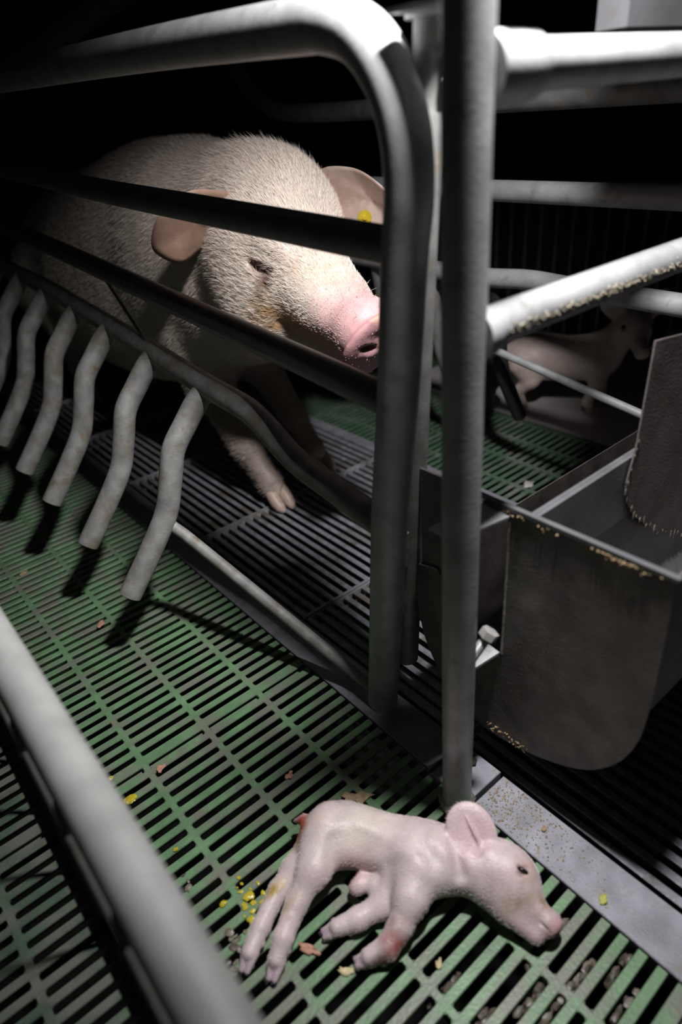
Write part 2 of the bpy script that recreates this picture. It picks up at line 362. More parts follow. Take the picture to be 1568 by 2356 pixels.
# folded bright rim along the top of the end panel, and mounting flanges to the post
MB().box(.3275, .3335, -.482, -.272, .3845, .3885).build('rim_fold', M['stain_steel'], TR, False)
b = MB().add([(.262, -.300, .374), (.262, -.270, .3765), (.329, -.283, .381), (.329, -.3165, .3785), (.262, -.300, .3715), (.262, -.270, .374), (.329, -.283, .3785), (.329, -.3165, .376)],
             [(0, 1, 2, 3), (7, 6, 5, 4), (0, 3, 7, 4), (1, 5, 6, 2), (0, 4, 5, 1), (3, 2, 6, 7)])
fix_normals(b.build('upper_bracket', M['galv'], TR, False))
b = MB().add([(.268, -.300, .186), (.268, -.282, .188), (.3285, -.292, .199), (.3285, -.313, .1965), (.268, -.300, .183), (.268, -.282, .185), (.3285, -.292, .196), (.3285, -.313, .193)],
             [(0, 1, 2, 3), (7, 6, 5, 4), (0, 3, 7, 4), (1, 5, 6, 2), (0, 4, 5, 1), (3, 2, 6, 7)])
fix_normals(b.build('lower_bracket', M['galv'], TR, False))
# basin: bent sheet running along X behind the end panel
bp = bend_path([(0, -.478, .385), (0, -.478, .215), (0, -.42, .092), (0, -.30, .062), (0, -.21, .10), (0, -.187, .20), (0, -.187, .255)], .06, 6)
def sheet(b, path, x0, x1, th):
    P = [(p.y, p.z) for p in path]; n = len(P); nr = []
    for i in range(n):
        a = P[max(i - 1, 0)]; c = P[min(i + 1, n - 1)]; d = Vector((c[0] - a[0], c[1] - a[1])).normalized(); nr.append((-d.y, d.x))
    ring = P + [(P[i][0] + nr[i][0] * th, P[i][1] + nr[i][1] * th) for i in range(n - 1, -1, -1)]
    v = [(x0, y, z) for y, z in ring] + [(x1, y, z) for y, z in ring]; m = len(ring); f = []
    for i in range(m):
        j = (i + 1) % m; f.append((i, j, m + j, m + i))
    for i in range(n - 1):
        f.append((i, i + 1, m - 2 - i, m - 1 - i)); f.append((m + m - 1 - i, m + m - 2 - i, m + i + 1, m + i))
    return b.add(v, f)
fix_normals(sheet(MB(), bp, .3312, .83, .0018).build('basin', M['trough'], TR))
ip = bend_path([(0, -.335, .384), (0, -.337, .17), (0, -.40, .10), (0, -.465, .17), (0, -.4755, .384)], .05, 6)
fix_normals(sheet(MB(), ip, .3315, .83, .0015).build('inner_basin', M['stain_steel'], TR))
MB().box(.331, .56, -.3425, -.3375, .305, .3845).build('back_lip', M['stain_steel'], TR, False)
MB().box(.331, .528, -.3375, -.3335, .3815, .3850).build('back_rim', M['stain_steel'], TR, False)
MB().box(.8285, .8305, -.47, -.20, .09, .38).build('end_panel', M['trough'], TR, False)
# feed chute dropping into the basin: rounded lower lip
ch = [(p.x, p.y) for p in smooth_path([(.501, .405, 0), (.499, .388, 0), (.492, .358, 0), (.497, .338, 0), (.518, .307, 0), (.546, .282, 0), (.58, .255, 0), (.63, .225, 0), (.69, .195, 0), (.75, .175, 0)], .012)]
out = [(.504, .512)] + ch + [(.826, .165), (.826, .470)]
from mathutils.geometry import tessellate_polygon
tt = tessellate_polygon([[Vector((a, c, 0)) for a, c in out]]); n = len(out)
v = [(a, -.3465, c) for a, c in out] + [(a, -.3445, c) for a, c in out]
fix_normals(MB().add(v, [tuple(q) for q in tt] + [tuple(n + i for i in reversed(q)) for q in tt] + [(i, (i + 1) % n, n + (i + 1) % n, n + i) for i in range(n)]).build('chute_front', M['trough'], TR, False))
b = MB()
for k in range(0, len(ch) - 4): b.blob((ch[k][0] + random.uniform(-.002, .002), -.3472, ch[k][1] + random.uniform(-.004, .004)), (random.uniform(.001, .003), .0008, random.uniform(.002, .009)), .35, k, 1)
tag(b.build('seam_grime', M['muck'], TR), kind='stuff')
b = MB()
for k in range(110):
    y = random.choice([random.uniform(-.33, -.28), random.gauss(-.425, .009), random.gauss(-.44, .006), random.uniform(-.47, -.30)]); zz = .3835 - abs(random.gauss(0, .0022))
    b.blob((.3275, y, zz), random.uniform(.0004, .0014), .4, k, 1)
for k in range(50):
    y = random.uniform(-.36, -.30); b.blob((.3283, y, .064 + random.uniform(.001, .012)), random.uniform(.0005, .0016), .4, k + 200, 1)
tag(b.build('feed_crumb', M['feed'], TR), kind='stuff')
# dark boards of the trough seen between the posts
MB().box(.333, .336, -.262, -.190, .255, .385).build('side_sheet', M['trough'], TR, False)

BO = tag(empty('hex_bolt', (.285, -.325, .25)), 'pale zinc hex bolt sticking out beside the front post', 'bolt')
d = Vector((.0165, -.0072, .027)).normalized(); c0 = Vector((.272, -.3195, .229))
MB().tube([c0 + d * (.0009 * k) for k in range(34)], [.0048 if k % 2 else .0055 for k in range(34)], 16).build('threaded_shank', M['bolt'], BO)
MB().tube([c0 + d * .030, c0 + d * .0385], .0098, 6).build('hex_head', M['bolt'], BO)

HP = tag(MB().box(.515, .80, -.27, -.24, .77, 1.05).box(.80, .802, -.27, -.1, .77, 1.05).build('feed_hopper', M['stain_steel'], None, False), 'grey sheet-metal feed hopper above the top crossbar', 'hopper')

# ================================================================ FAR SIDE GATE OF THE CRATE
FG = tag(empty('crate_side_gate', (.86, -.2, .003)), 'far tubular side gate of the crate behind the sow and trough', 'gate', 'side gates of the farrowing crate')
MB().tube(smooth_path([(.86, -.55, .714), (.86, .35, .722), (.86, .66, .728), (.86, .76, .740), (.86, .83, .772), (.86, .90, .83), (.86, 1.0, .93)]), .0175, 20).build('top_pipe', M['galv_dull'], FG)
MB().tube([(.86, -.55, .585), (.86, 1.6, .60)], .0168, 20).build('upper_rail', M['galv'], FG)
MB().tube(smooth_path([(.86, 1.6, .47), (.86, .30, .447), (.86, .16, .446), (.86, .06, .452), (.86, -.05, .449), (.86, -.55, .44)]), .0168, 20).build('middle_rail', M['galv'], FG)
MB().tube([(.86, .142, .318), (.86, -.22, .259)], .0072, 14).build('brace_rod', M['galv'], FG)
MB().tube([(.86, -.55, .003), (.86, -.555, .72)], .0175, 20).build('end_post', M['galv_dull'], FG)
for i in range(5):
    y = .142 + i * .16
    MB().tube(smooth_path([(.87, y, .44), (.885, y, .36), (.90, y, .27), (.935, y, .2), (.97, y, .14)]), .0145, 14).build('finger_bar', M['rubber'] if i == 0 else M['galv_dull'], FG)

# added black sheet standing in for a cast shadow by the far gate
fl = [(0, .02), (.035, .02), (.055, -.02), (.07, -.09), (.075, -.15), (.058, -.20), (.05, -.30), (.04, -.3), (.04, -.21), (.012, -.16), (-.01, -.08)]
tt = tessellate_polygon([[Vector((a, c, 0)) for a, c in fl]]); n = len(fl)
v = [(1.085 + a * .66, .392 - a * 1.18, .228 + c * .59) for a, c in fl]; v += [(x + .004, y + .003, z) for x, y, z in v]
tag(fix_normals(MB().add(v, [tuple(q) for q in tt] + [tuple(n + i for i in reversed(q)) for q in tt] + [(i, (i + 1) % n, n + (i + 1) % n, n + i) for i in range(n)]).build('shadow_sheet', M['rubber'], None, False)),
    'black sheet standing in for a shadow beside the standing piglet', 'shadow sheet')

# creep mat and pen divider behind
b = MB().box(1.215, 1.78, -.5, .75, 0.0005, .010, .003)
tag(b.build('creep_mat', M['mat'], None, False), 'pale pinkish-grey mat under the live piglets', 'mat')
PD = tag(empty('pen_divider', (1.80, .4, 0)), 'dark barred pen divider behind the live piglets', 'divider')
bb = None
for i in range(30):
    y = -.4 + i * .058
    if bb is None: bb = o = MB().box(-.004, .004, -.004, .004, .03, .47).build('bar', M['rail_dark'], None, False)
    else: o = bb.copy(); COL.objects.link(o); o.name = 'bar'
    o.parent = PD; o.location = (0, y - .4, 0)
MB().box(1.79, 1.81, -.45, 1.4, .47, .49).build('top_rail', M['rail_dark'], PD, False)
MB().box(1.79, 1.81, -.45, 1.4, 0.0, .03).build('bottom_rail', M['rail_dark'], PD, False)
MB().box(1.812, 1.82, -.45, 1.4, .0, .47).build('back_board', M['rubber'], PD, False)
tag(MB().tube([(.45, 1.5, .83), (.752, 1.5, .978), (1.15, 1.5, 1.16)], .032, 20).build('slanting_pipe', M['galv_dull']), 'dim slanting pipe in the dark above and behind the sow', 'pipe')

# ================================================================ NEAR PARTITION (out of focus pipe)
NP = tag(empty('near_partition', (-.107, -.2, .0)), 'low pen partition with thick grey top pipe crossing the lower left foreground', 'partition')
MB().tube([(-.1065, -1.0, .372), (-.1065, 1.9, .372)], .0172, 32).build('top_pipe', M['near_galv'], NP)
MB().box(-.126, -.1195, -.85, 1.9, .0, .045).build('bottom_strip', M['rubber'], NP, False)
MB().tube([(-.1245, -.85, .30), (-.1245, 1.9, .30)], .0022, 8).build('lower_wire', M['galv_dull'], NP)
rb = None
for i in range(26):
    y = -.78 + i * .1
    if rb is None:
        rb = o = MB().tube(smooth_path([(0, 0, .366), (-.012, 0, .34), (-.0165, 0, .30), (-.0165, 0, .04)]), .0032, 8).build('upright_rod', M['galv_dull'], None)
        wb = MB().blob((-.0185, 0, .30), .0042, .3, 3, 1).build('weld', M['weld'], None)
    else:
        o = rb.copy(); COL.objects.link(o); o.name = 'upright_rod'
    o.parent = NP; o.location = (.0005, y + .2, 0)
    if o is not rb: q = wb.copy(); COL.objects.link(q)
    else: q = wb
    q.name = 'weld'; q.parent = o; q.location = (0, 0, 0)

# ================================================================ BODIES FROM SIGNED DISTANCE FIELDS
def ell(c, r, ax=None, k=.02, sub=False): return ('e', np.array(c, float), np.array(r, float), None if ax is None else np.array(ax, float), k, sub)
def cone(a, b, ra, rb, k=.02, sub=False, flat=None): return ('c', np.array(a, float), np.array(b, float), (ra, rb), k, sub, flat)
def axes(f, u):
    f = Vector(f).normalized(); s = f.cross(Vector(u)).normalized(); u = s.cross(f); return [list(f), list(s), list(u)]
def field(P, prims):
    D = np.full(len(P), 9., np.float32)
    for q in prims:
        if q[0] == 'e':
            p = P - q[1].astype(np.float32)
            if q[3] is not None: p = p @ q[3].T.astype(np.float32)
            r = q[2].astype(np.float32); k0 = np.sqrt(((p / r) ** 2).sum(1)) + 1e-6; k1 = np.sqrt(((p / r ** 2) ** 2).sum(1)) + 1e-6
            d = k0 * (k0 - 1) / k1
        else:
            a, b_, (ra, rb) = q[1].astype(np.float32), q[2].astype(np.float32), q[3]; ba = b_ - a
            t = np.clip(((P - a) @ ba) / (ba @ ba), 0, 1); d = np.sqrt(((P - a - t[:, None] * ba) ** 2).sum(1)) - (ra + t * (rb - ra))
        k = q[4]
        if not q[5]:
            h = np.maximum(k - np.abs(D - d), 0) / k; D = np.minimum(D, d) - h * h * k * .25
        else:
            h = np.maximum(k - np.abs(D + d), 0) / k; D = np.maximum(D, -d) + h * h * k * .25
    return D
def isosurface(prims, lo, hi, h):
    lo = np.array(lo, float); hi = np.array(hi, float); n = np.ceil((hi - lo) / h).astype(int) + 1
    # coarse pass first, then only the blocks near the surface
    B = 6; nb = np.ceil(n / B).astype(int); D = np.full(tuple(nb * B + 1), 9., np.float32)
    g = np.stack(np.meshgrid(*[np.arange(m) for m in nb], indexing='ij'), -1).reshape(-1, 3)
    cc = lo + (g * B + B / 2) * h; dc = field(cc.astype(np.float32), prims); near = np.abs(dc) < h * B * 1.6 + .006
    D[...] = 9.
    loc = np.stack(np.meshgrid(*[np.arange(B + 1)] * 3, indexing='ij'), -1).reshape(-1, 3)
    inside = g[(dc < 0) & ~near]
    for q in inside: D[q[0] * B:q[0] * B + B + 1, q[1] * B:q[1] * B + B + 1, q[2] * B:q[2] * B + B + 1] = -9.
    gn = g[near]
    for s in range(0, len(gn), 1500):
        idx = (gn[s:s + 1500, None, :] * B + loc[None]).reshape(-1, 3)
        D[idx[:, 0], idx[:, 1], idx[:, 2]] = field((lo + idx * h).astype(np.float32), prims)
    S = D < 0
    c = [S[i:S.shape[0] - 1 + i, j:S.shape[1] - 1 + j, k:S.shape[2] - 1 + k] for i in (0, 1) for j in (0, 1) for k in (0, 1)]
    cnt = sum(x.astype(np.int8) for x in c); act = np.argwhere((cnt > 0) & (cnt < 8)); ids = -np.ones(c[0].shape, np.int64); ids[tuple(act.T)] = np.arange(len(act))
    acc = np.zeros((len(act), 3)); num = np.zeros(len(act))
    for a0 in range(3):
        for u in (0, 1):
            for v in (0, 1):
                o0 = np.zeros(3, int); o1 = np.zeros(3, int); oth = [x for x in range(3) if x != a0]; o0[oth[0]] = u; o0[oth[1]] = v; o1[:] = o0; o1[a0] = 1
                p0 = act + o0; p1 = act + o1; d0 = D[tuple(p0.T)]; d1 = D[tuple(p1.T)]; m = (d0 < 0) != (d1 < 0)
                t = np.where(m, d0 / np.where(m, d0 - d1, 1), 0); e = p0 + t[:, None] * (o1 - o0); acc[m] += e[m]; num[m] += 1
    V = lo + (acc / num[:, None]) * h; F = []
    for a0 in range(3):
        b0, c0 = [x for x in range(3) if x != a0]; sl0 = [slice(None)] * 3; sl1 = [slice(None)] * 3; sl0[a0] = slice(0, -1); sl1[a0] = slice(1, None)
        A = S[tuple(sl0)]; Bm = S[tuple(sl1)]; E = np.argwhere(A != Bm); E = E[(E[:, b0] > 0) & (E[:, c0] > 0) & (E[:, b0] < ids.shape[b0]) & (E[:, c0] < ids.shape[c0])]
        inn = A[tuple(E.T)]; eb = np.zeros(3, int); eb[b0] = 1; ec = np.zeros(3, int); ec[c0] = 1
        q = np.stack([ids[tuple((E - eb - ec).T)], ids[tuple((E - ec).T)], ids[tuple(E.T)], ids[tuple((E - eb).T)]], 1)
        flip = inn if a0 != 1 else ~inn
        q[~flip] = q[~flip][:, ::-1]; F.append(q)
    F = np.concatenate(F); F = F[(F >= 0).all(1)]
    for _ in range(2):                                     # pull vertices onto the surface
        e = h * .3; g0 = field(V.astype(np.float32), prims); gr = np.stack([field((V + np.eye(3)[i] * e).astype(np.float32), prims) - g0 for i in range(3)], 1) / e
        V = V - gr * (np.clip(g0, -h, h) / np.maximum((gr ** 2).sum(1), .2))[:, None] * .8
    nrm = gr / np.maximum(np.linalg.norm(gr, axis=1), 1e-5)[:, None]
    return V, F, nrm
def fast_mesh(name, V, F, m, cols, parent=None, off=(0, 0, 0)):
    me = bpy.data.meshes.new(name); V = V - np.array(off); me.vertices.add(len(V)); me.vertices.foreach_set('co', V.astype(np.float32).ravel())
    nv = F.shape[1]; me.loops.add(len(F) * nv); me.loops.foreach_set('vertex_index', F.astype(np.int32).ravel())
    me.polygons.add(len(F)); me.polygons.foreach_set('loop_start', np.arange(0, len(F) * nv, nv, dtype=np.int32)); me.polygons.foreach_set('use_smooth', np.ones(len(F), bool))
    me.update(calc_edges=True); me.validate(); me.materials.append(m)
    a = me.color_attributes.new('col', 'FLOAT_COLOR', 'POINT'); a.data.foreach_set('color', np.c_[cols, np.ones(len(cols))].astype(np.float32).ravel())
    o = bpy.data.objects.new(name, me); COL.objects.link(o)
    if parent: o.parent = parent
    return o
def nz(P, f, seed=0):
    """cheap smooth noise in -1..1"""
    r = np.random.default_rng(seed); s = 0
    for i in range(5):
        k = r.normal(size=3) * f * (1 + .5 * i); s = s + np.sin(P @ k + r.uniform(0, 6.28)) / (1 + .4 * i)
    return s / 2.2
def mixc(C, mask, col): mask = np.clip(mask, 0, 1)[:, None]; return C * (1 - mask) + np.array(col) * mask
def blobm(P, c, r): return np.clip(1.4 - np.linalg.norm((P - np.array(c)) / r, axis=1) * 1.0, 0, 1)
def hair(name, V, F, nrm, n, length, flow, m, parent, colf, off, width=.00035, mask=None, lift=.45, seed=1, curl=.25):
    r = np.random.default_rng(seed); A = V[F[:, 0]]; Bv = V[F[:, 1]]; Cv = V[F[:, 2]]; ar = np.linalg.norm(np.cross(Bv - A, Cv - A), axis=1)
    if mask is not None: ar = ar * mask((A + Cv) / 2)
    fi = r.choice(len(F), n, p=ar / ar.sum()); u = r.random((n, 2)); P = A[fi] + (Bv[fi] - A[fi]) * u[:, :1] + (V[F[fi, 3]] - A[fi]) * u[:, 1:]
    N = nrm[F[fi, 0]]; fl = flow(P, N); fl = fl - (fl * N).sum(1)[:, None] * N; fl /= np.maximum(np.linalg.norm(fl, axis=1), 1e-6)[:, None]
    Ls = (length(P) if callable(length) else length) * r.uniform(.55, 1.2, n); d = fl * (1 - lift) + N * lift + r.normal(size=(n, 3)) * curl * .5; d /= np.linalg.norm(d, axis=1)[:, None]
    d2 = d + fl * .5 + r.normal(size=(n, 3)) * curl * .5; d2 /= np.linalg.norm(d2, axis=1)[:, None]
    toc = np.array(CAM_C) - P; sd = np.cross(d, r.normal(size=(n, 3)) * .35 + toc / np.linalg.norm(toc, axis=1)[:, None]); sd /= np.linalg.norm(sd, axis=1)[:, None]; w_ = width * r.uniform(.7, 1.3, n)[:, None]
    p0 = P - N * .0006; p1 = P + d * (Ls * .5)[:, None]; p2 = p1 + d2 * (Ls * .5)[:, None]
    VV = np.stack([p0 - sd * w_, p0 + sd * w_, p1 - sd * w_ * .8, p1 + sd * w_ * .8, p2], 1).reshape(-1, 3); b0 = np.arange(n)[:, None] * 5
    FF_ = np.concatenate([b0 + [0, 1, 3], b0 + [0, 3, 2], b0 + [2, 3, 4]]); cols = np.repeat(colf(P) * r.uniform(.8, 1.12, n)[:, None], 5, 0)
    o = fast_mesh(name, VV, FF_, m, cols, parent, off); tag(o, kind='stuff'); return o

# ---------------------------------------------------------------- the sow
E0 = np.array((.506, .236, .538)); yaw, pit = -.10, -.27
hf = np.array((math.sin(yaw) * math.cos(pit), -math.cos(yaw) * math.cos(pit), math.sin(pit))); hs = np.array((-math.cos(yaw), -math.sin(yaw), 0)); hu = np.cross(hs, hf); hu = hu if hu[2] > 0 else -hu
rl = .06; hs, hu = math.cos(rl) * hs + math.sin(rl) * hu, -math.sin(rl) * hs + math.cos(rl) * hu
HA = [list(hf), list(hs), list(hu)]
def H(x, y, z): return E0 + x * hf + y * hs + z * hu
HDN = np.array(Vector(hf - .32 * hu).normalized()); HD = [list(HDN), list(hs), list(np.cross(HDN, hs))]
sow = []
sow += [ell((.585, .80, .465), (.185, .36, .243), k=.05), ell((.595, 1.10, .425), (.185, .42, .238), k=.08), ell((.61, 1.42, .39), (.18, .32, .225), k=.06),
        ell((.58, 1.1, .36), (.165, .5, .19), k=.08)]
sow += [ell((.545, .50, .43), (.115, .17, .12), k=.06), cone((.575, .62, .525), (.55, .37, .545), .165, .125, .08), ell((.56, .42, .60), (.085, .14, .088), k=.05)]
sow += [ell(H(-.085, 0, -.01), (.12, .092, .105), HA, .05), ell(H(-.01, 0, .0), (.10, .066, .056), HA, .04), cone(H(.0, 0, -.025), H(.17, 0, -.035), .062, .043, .03),
        ell(H(.19, 0, -.032), (.035, .044, .046), HA, .02), ell(H(.211, 0, -.042), (.014, .052, .058), HD, .008)]
for s_ in (1, -1):
    sow += [ell(H(-.04, .045 * s_, -.085), (.085, .052, .075), HA, .04), ell(H(.002, .052 * s_, .032), (.034, .018, .013), HA, .02), ell(H(.085, .036 * s_, -.03), (.06, .022, .035), HA, .02)]
sow += [cone(H(-.02, 0, -.105), H(.155, 0, -.082), .052, .027, .03)]
for s_ in (1, -1):
    sow += [cone(H(.045, .058 * s_, -.075), H(.20, .036 * s_, -.07), .002, .002, .012, True), ell(H(.004, .071 * s_, -.004), (.025, .013, .0085), HA, .009, True), ell(H(.004, .068 * s_, -.026), (.022, .004, .0045), HA, .008, True), ell(H(.000, .067 * s_, .010), (.030, .010, .0065), HA, .006), ell(H(.004, .063 * s_, -.015), (.022, .007, .004), HA, .005),
            ell(H(.228, .0215 * s_, -.040), (.016, .0135, .0068), HD, .003, True)]
sow += [ell(H(.238, 0, -.022), (.010, .036, .012), HD, .010, True), ell(H(.226, 0, .006), (.006, .030, .004), HD, .006)]
for x, a in ((.50, 0), (.665, .06)):                        # front legs, hoof of the near one by the first cross rod
    dx = x - .50
    sow += [cone((.505 + dx, .62 + a, .36), (.495 + dx, .60 + a, .25), .080, .046, .06), cone((.495 + dx, .60 + a, .25), (.505 + dx, .50 + a, .13), .043, .030, .03),
            cone((.505 + dx, .50 + a, .13), (.515 + dx, .445 + a, .055), .029, .023, .02), cone((.515 + dx, .445 + a, .055), (.518 + dx, .440 + a, .046), .024, .021, .015)]
for x in (.49, .68):                                        # hind legs: knee high in front, hock low behind
    sow += [cone((x, 1.45, .36), (x - .01, 1.33, .27), .12, .075, .06), cone((x - .01, 1.33, .27), (x, 1.50, .17), .062, .036, .03), cone((x, 1.50, .17), (x, 1.44, .05), .032, .027, .02), cone((x, 1.44, .05), (x, 1.41, .03), .027, .024, .02)]
SV, SF, SN = isosurface(sow, (.33, -.06, .0), (.83, 1.80, .76), .0055)
def sow_col(P):
    C = np.tile(np.array((.70, .60, .53)), (len(P), 1)) * (1 + .06 * nz(P, 25, 3))[:, None]
    l = np.stack([(P - E0) @ hf, (P - E0) @ hs, (P - E0) @ hu], 1)
    C = mixc(C, np.clip((l[:, 0] - .10) / .06, 0, 1) * (l[:, 0] < .5), (.66, .41, .41)); C = mixc(C, np.clip((l[:, 0] - .19) / .02, 0, 1) * .95, (.60, .32, .34))
    C = mixc(C, blobm(l, (.232, 0, .012), (.010, .035, .008)) * .8, (.55, .32, .16))
    C = mixc(C, blobm(l, (.025, .075, -.03), (.010, .03, .035)) * (1. + .4 * nz(P, 120, 5)), (.20, .11, .05))
    C = mixc(C, blobm(l, (.045, .07, -.07), (.045, .04, .03)) * (.8 + .5 * nz(P, 90, 6)), (.36, .21, .09))
    C = mixc(C, blobm(l, (.105, .05, -.065), (.05, .03, .02)) * (.8 + .4 * nz(P, 80, 8)), (.52, .26, .13))
    C = mixc(C, blobm(l, (.07, .02, .02), (.06, .04, .03)) * (.25 + .4 * nz(P, 60, 9)), (.62, .42, .28))
    C = mixc(C, blobm(l, (.010, .072, -.008), (.024, .02, .016)) * .6, (.36, .22, .20)); C = mixc(C, blobm(l, (.028, .07, -.014), (.006, .02, .012)) * .9, (.10, .04, .03))
    C = mixc(C, blobm(l, (.224, .0215, -.040), (.013, .0125, .0065)), (.05, .025, .025)); C = mixc(C, blobm(l, (.224, -.0215, -.040), (.013, .0125, .0065)), (.05, .025, .025))
    C = mixc(C, np.clip((.36 - P[:, 2]) / .10, 0, 1) * np.clip((P[:, 2] - .035) / .03, 0, 1) * np.clip((.75 - P[:, 1]) / .1, 0, 1) * .8, (.20, .15, .125))  # shade on the lower front legs, painted into the skin colour
    C = mixc(C, blobm(P, (.40, .62, .55), (.05, .025, .1)) * .35, (.3, .26, .23))
    return np.clip(C, .01, 1)
SOW = tag(empty('sow', (.58, .8, 0)), 'large white sow standing in the crate with her head turned to the bars', 'pig')
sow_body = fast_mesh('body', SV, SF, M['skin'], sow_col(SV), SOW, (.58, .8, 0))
def flow_sow(P, N):
    f = np.tile(np.array((-.1, 1., -.25)), (len(P), 1)); top = np.clip((P[:, 2] - .58) / .1, 0, 1)[:, None]
    head = np.clip((.40 - P[:, 1]) / .1, 0, 1)[:, None]; f = f * (1 - head) + head * (-hf + np.array((0, 0, .2))); f = f + np.array((-.5, 0, -.4)) * np.clip((.52 - P[:, :1]) / .08, 0, 1) * (1 - head); return f
def len_sow(P):
    l0 = (P - E0) @ hf; crest = blobm(P, (.555, .40, .69), (.09, .13, .06)); chin = blobm(P, H(.02, .02, -.15), (.10, .10, .05))
    return np.clip(.0135 - np.clip(l0 - .02, 0, .12) * .09, .0035, .02) + crest * .014 + chin * .01
def mask_sow(P):
    l0 = (P - E0) @ hf; return np.where(l0 > .19, .10, 1.) * np.where(P[:, 1] > 1.2, .25, 1.) * np.where(P[:, 0] > .62, .4, 1.) * np.where(l0 > -.2, 2.2, 1.) * np.where(P[:, 2] < .12, .3, 1)
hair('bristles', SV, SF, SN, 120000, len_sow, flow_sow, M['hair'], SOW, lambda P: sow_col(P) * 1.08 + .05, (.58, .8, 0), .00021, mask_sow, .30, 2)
# eyes, lashes
for s_ in (1, -1):
    c = H(.006, .0560 * s_, -.003); b = MB().blob(c, .0138, 0, 1, 3); e = b.build('eye', M['eye'], SOW)
    b = MB()
    for k in range(12):
        u = -.016 + k * .0029; p = Vector(H(.008 + u, .0680 * s_, .006 - abs(u) * .15)); q = p + Vector(hs) * .012 * s_ + Vector(hf) * .004 - Vector(hu) * (.004 + .002 * (k % 3))
        b.tube([p, (p + q) / 2 + Vector(hu) * .001, q], [.0005, .0004, .0001], 5, False)
    tag(b.build('eyelash', M['hair'], e), kind='stuff')
def ear(outline, centre, nrm_dir, name, m, parent, colr, thick=.004, cup=.012, rings=7):
    """a cupped leaf of skin: rings from the outline to its centre, given a real thickness"""
    O = [Vector(p) for p in outline]; n = len(O); dense = []
    for i in range(n):
        a, b_, c, d_ = O[i - 1], O[i], O[(i + 1) % n], O[(i + 2) % n]
        for k in range(5):
            t = k / 5; dense.append(.5 * ((2 * b_) + (c - a) * t + (2 * a - 5 * b_ + 4 * c - d_) * t * t + (3 * b_ - a - 3 * c + d_) * t ** 3))
    C0 = Vector(centre); nd = Vector(nrm_dir).normalized(); m_ = len(dense); top = []; bot = []
    for r_ in range(rings):
        s = 1 - r_ / rings; dep_ = -cup * (1 - s * s)
        for p in dense:
            q = C0 + (p - C0) * s + nd * dep_; th = thick * (.25 + .75 * min(1, (1 - s) * 3)); top.append(q + nd * th / 2); bot.append(q - nd * th / 2)
    V = top + [C0 - nd * cup + nd * thick / 2] + bot + [C0 - nd * cup - nd * thick / 2]; K = rings * m_ + 1; F = []
    for r_ in range(rings - 1):
        for k in range(m_):
            q = (k + 1) % m_; F.append((r_ * m_ + k, r_ * m_ + q, (r_ + 1) * m_ + q, (r_ + 1) * m_ + k)); F.append((K + (r_ + 1) * m_ + k, K + (r_ + 1) * m_ + q, K + r_ * m_ + q, K + r_ * m_ + k))
    for k in range(m_):
        q = (k + 1) % m_; F.append(((rings - 1) * m_ + k, (rings - 1) * m_ + q, rings * m_)); F.append((K + rings * m_, K + (rings - 1) * m_ + q, K + (rings - 1) * m_ + k)); F.append((k, K + k, K + q, q))
    V = np.array([tuple(v) for v in V]); off = np.array(parent.location)
    o = link_mesh(name, V - off, F, m, parent, True, np.clip(np.tile(np.array(colr), (len(V), 1)) * (1 + .12 * nz(V, 60, 4))[:, None], 0, 1)); fix_normals(o); return o
EARS = {'R': [(0.503, 0.316, 0.619), (0.443, 0.316, 0.637), (0.384, 0.316, 0.646), (0.347, 0.342, 0.625), (0.333, 0.366, 0.594), (0.338, 0.383, 0.563), (0.376, 0.379, 0.539), (0.415, 0.371, 0.556), (0.453, 0.357, 0.566), (0.485, 0.339, 0.574)],
        'L': [(0.631, 0.325, 0.643), (0.641, 0.263, 0.649), (0.643, 0.205, 0.632), (0.659, 0.160, 0.589), (0.679, 0.183, 0.543), (0.653, 0.235, 0.527), (0.640, 0.286, 0.543), (0.649, 0.326, 0.584)]}
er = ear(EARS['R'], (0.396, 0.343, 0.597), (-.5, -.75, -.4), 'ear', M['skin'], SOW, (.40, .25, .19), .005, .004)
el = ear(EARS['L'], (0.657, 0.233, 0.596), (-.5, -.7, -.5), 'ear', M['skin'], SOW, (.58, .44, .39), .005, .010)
tg = MB()
c = Vector((0.6459, 0.2354, 0.5751)); nd = Vector((-.5, -.75, -.15)).normalized()
tg.tube([c, c + nd * .003], .0115, 28).tube([c + nd * .003, c + nd * .0055], .0035, 12)
tag(tg.build('ear_tag', M['tag'], SOW), 'round yellow ear tag')
for hx, hy in ((.519, .415), (.684, .475), (.49, 1.40), (.68, 1.40)):
    b = MB()
    for s_ in (-1, 1): b.add(*(lambda t_: (t_.v, t_.f))(MB().tube([(hx + s_ * .0125, hy + .024, .044), (hx + s_ * .0138, hy + .012, .032), (hx + s_ * .0140, hy + .000, .021), (hx + s_ * .0130, hy - .012, .0125), (hx + s_ * .0115, hy - .021, .0075), (hx + s_ * .0105, hy - .025, .006)], [.0115, .0135, .0135, .0118, .0072, .003], 14)))
    for s_ in (-1, 1): b.blob((hx + s_ * .021, hy + .045, .046), (.007, .007, .011), .05, 3, 2)
    b.build('hoof', M['hoof'], SOW)
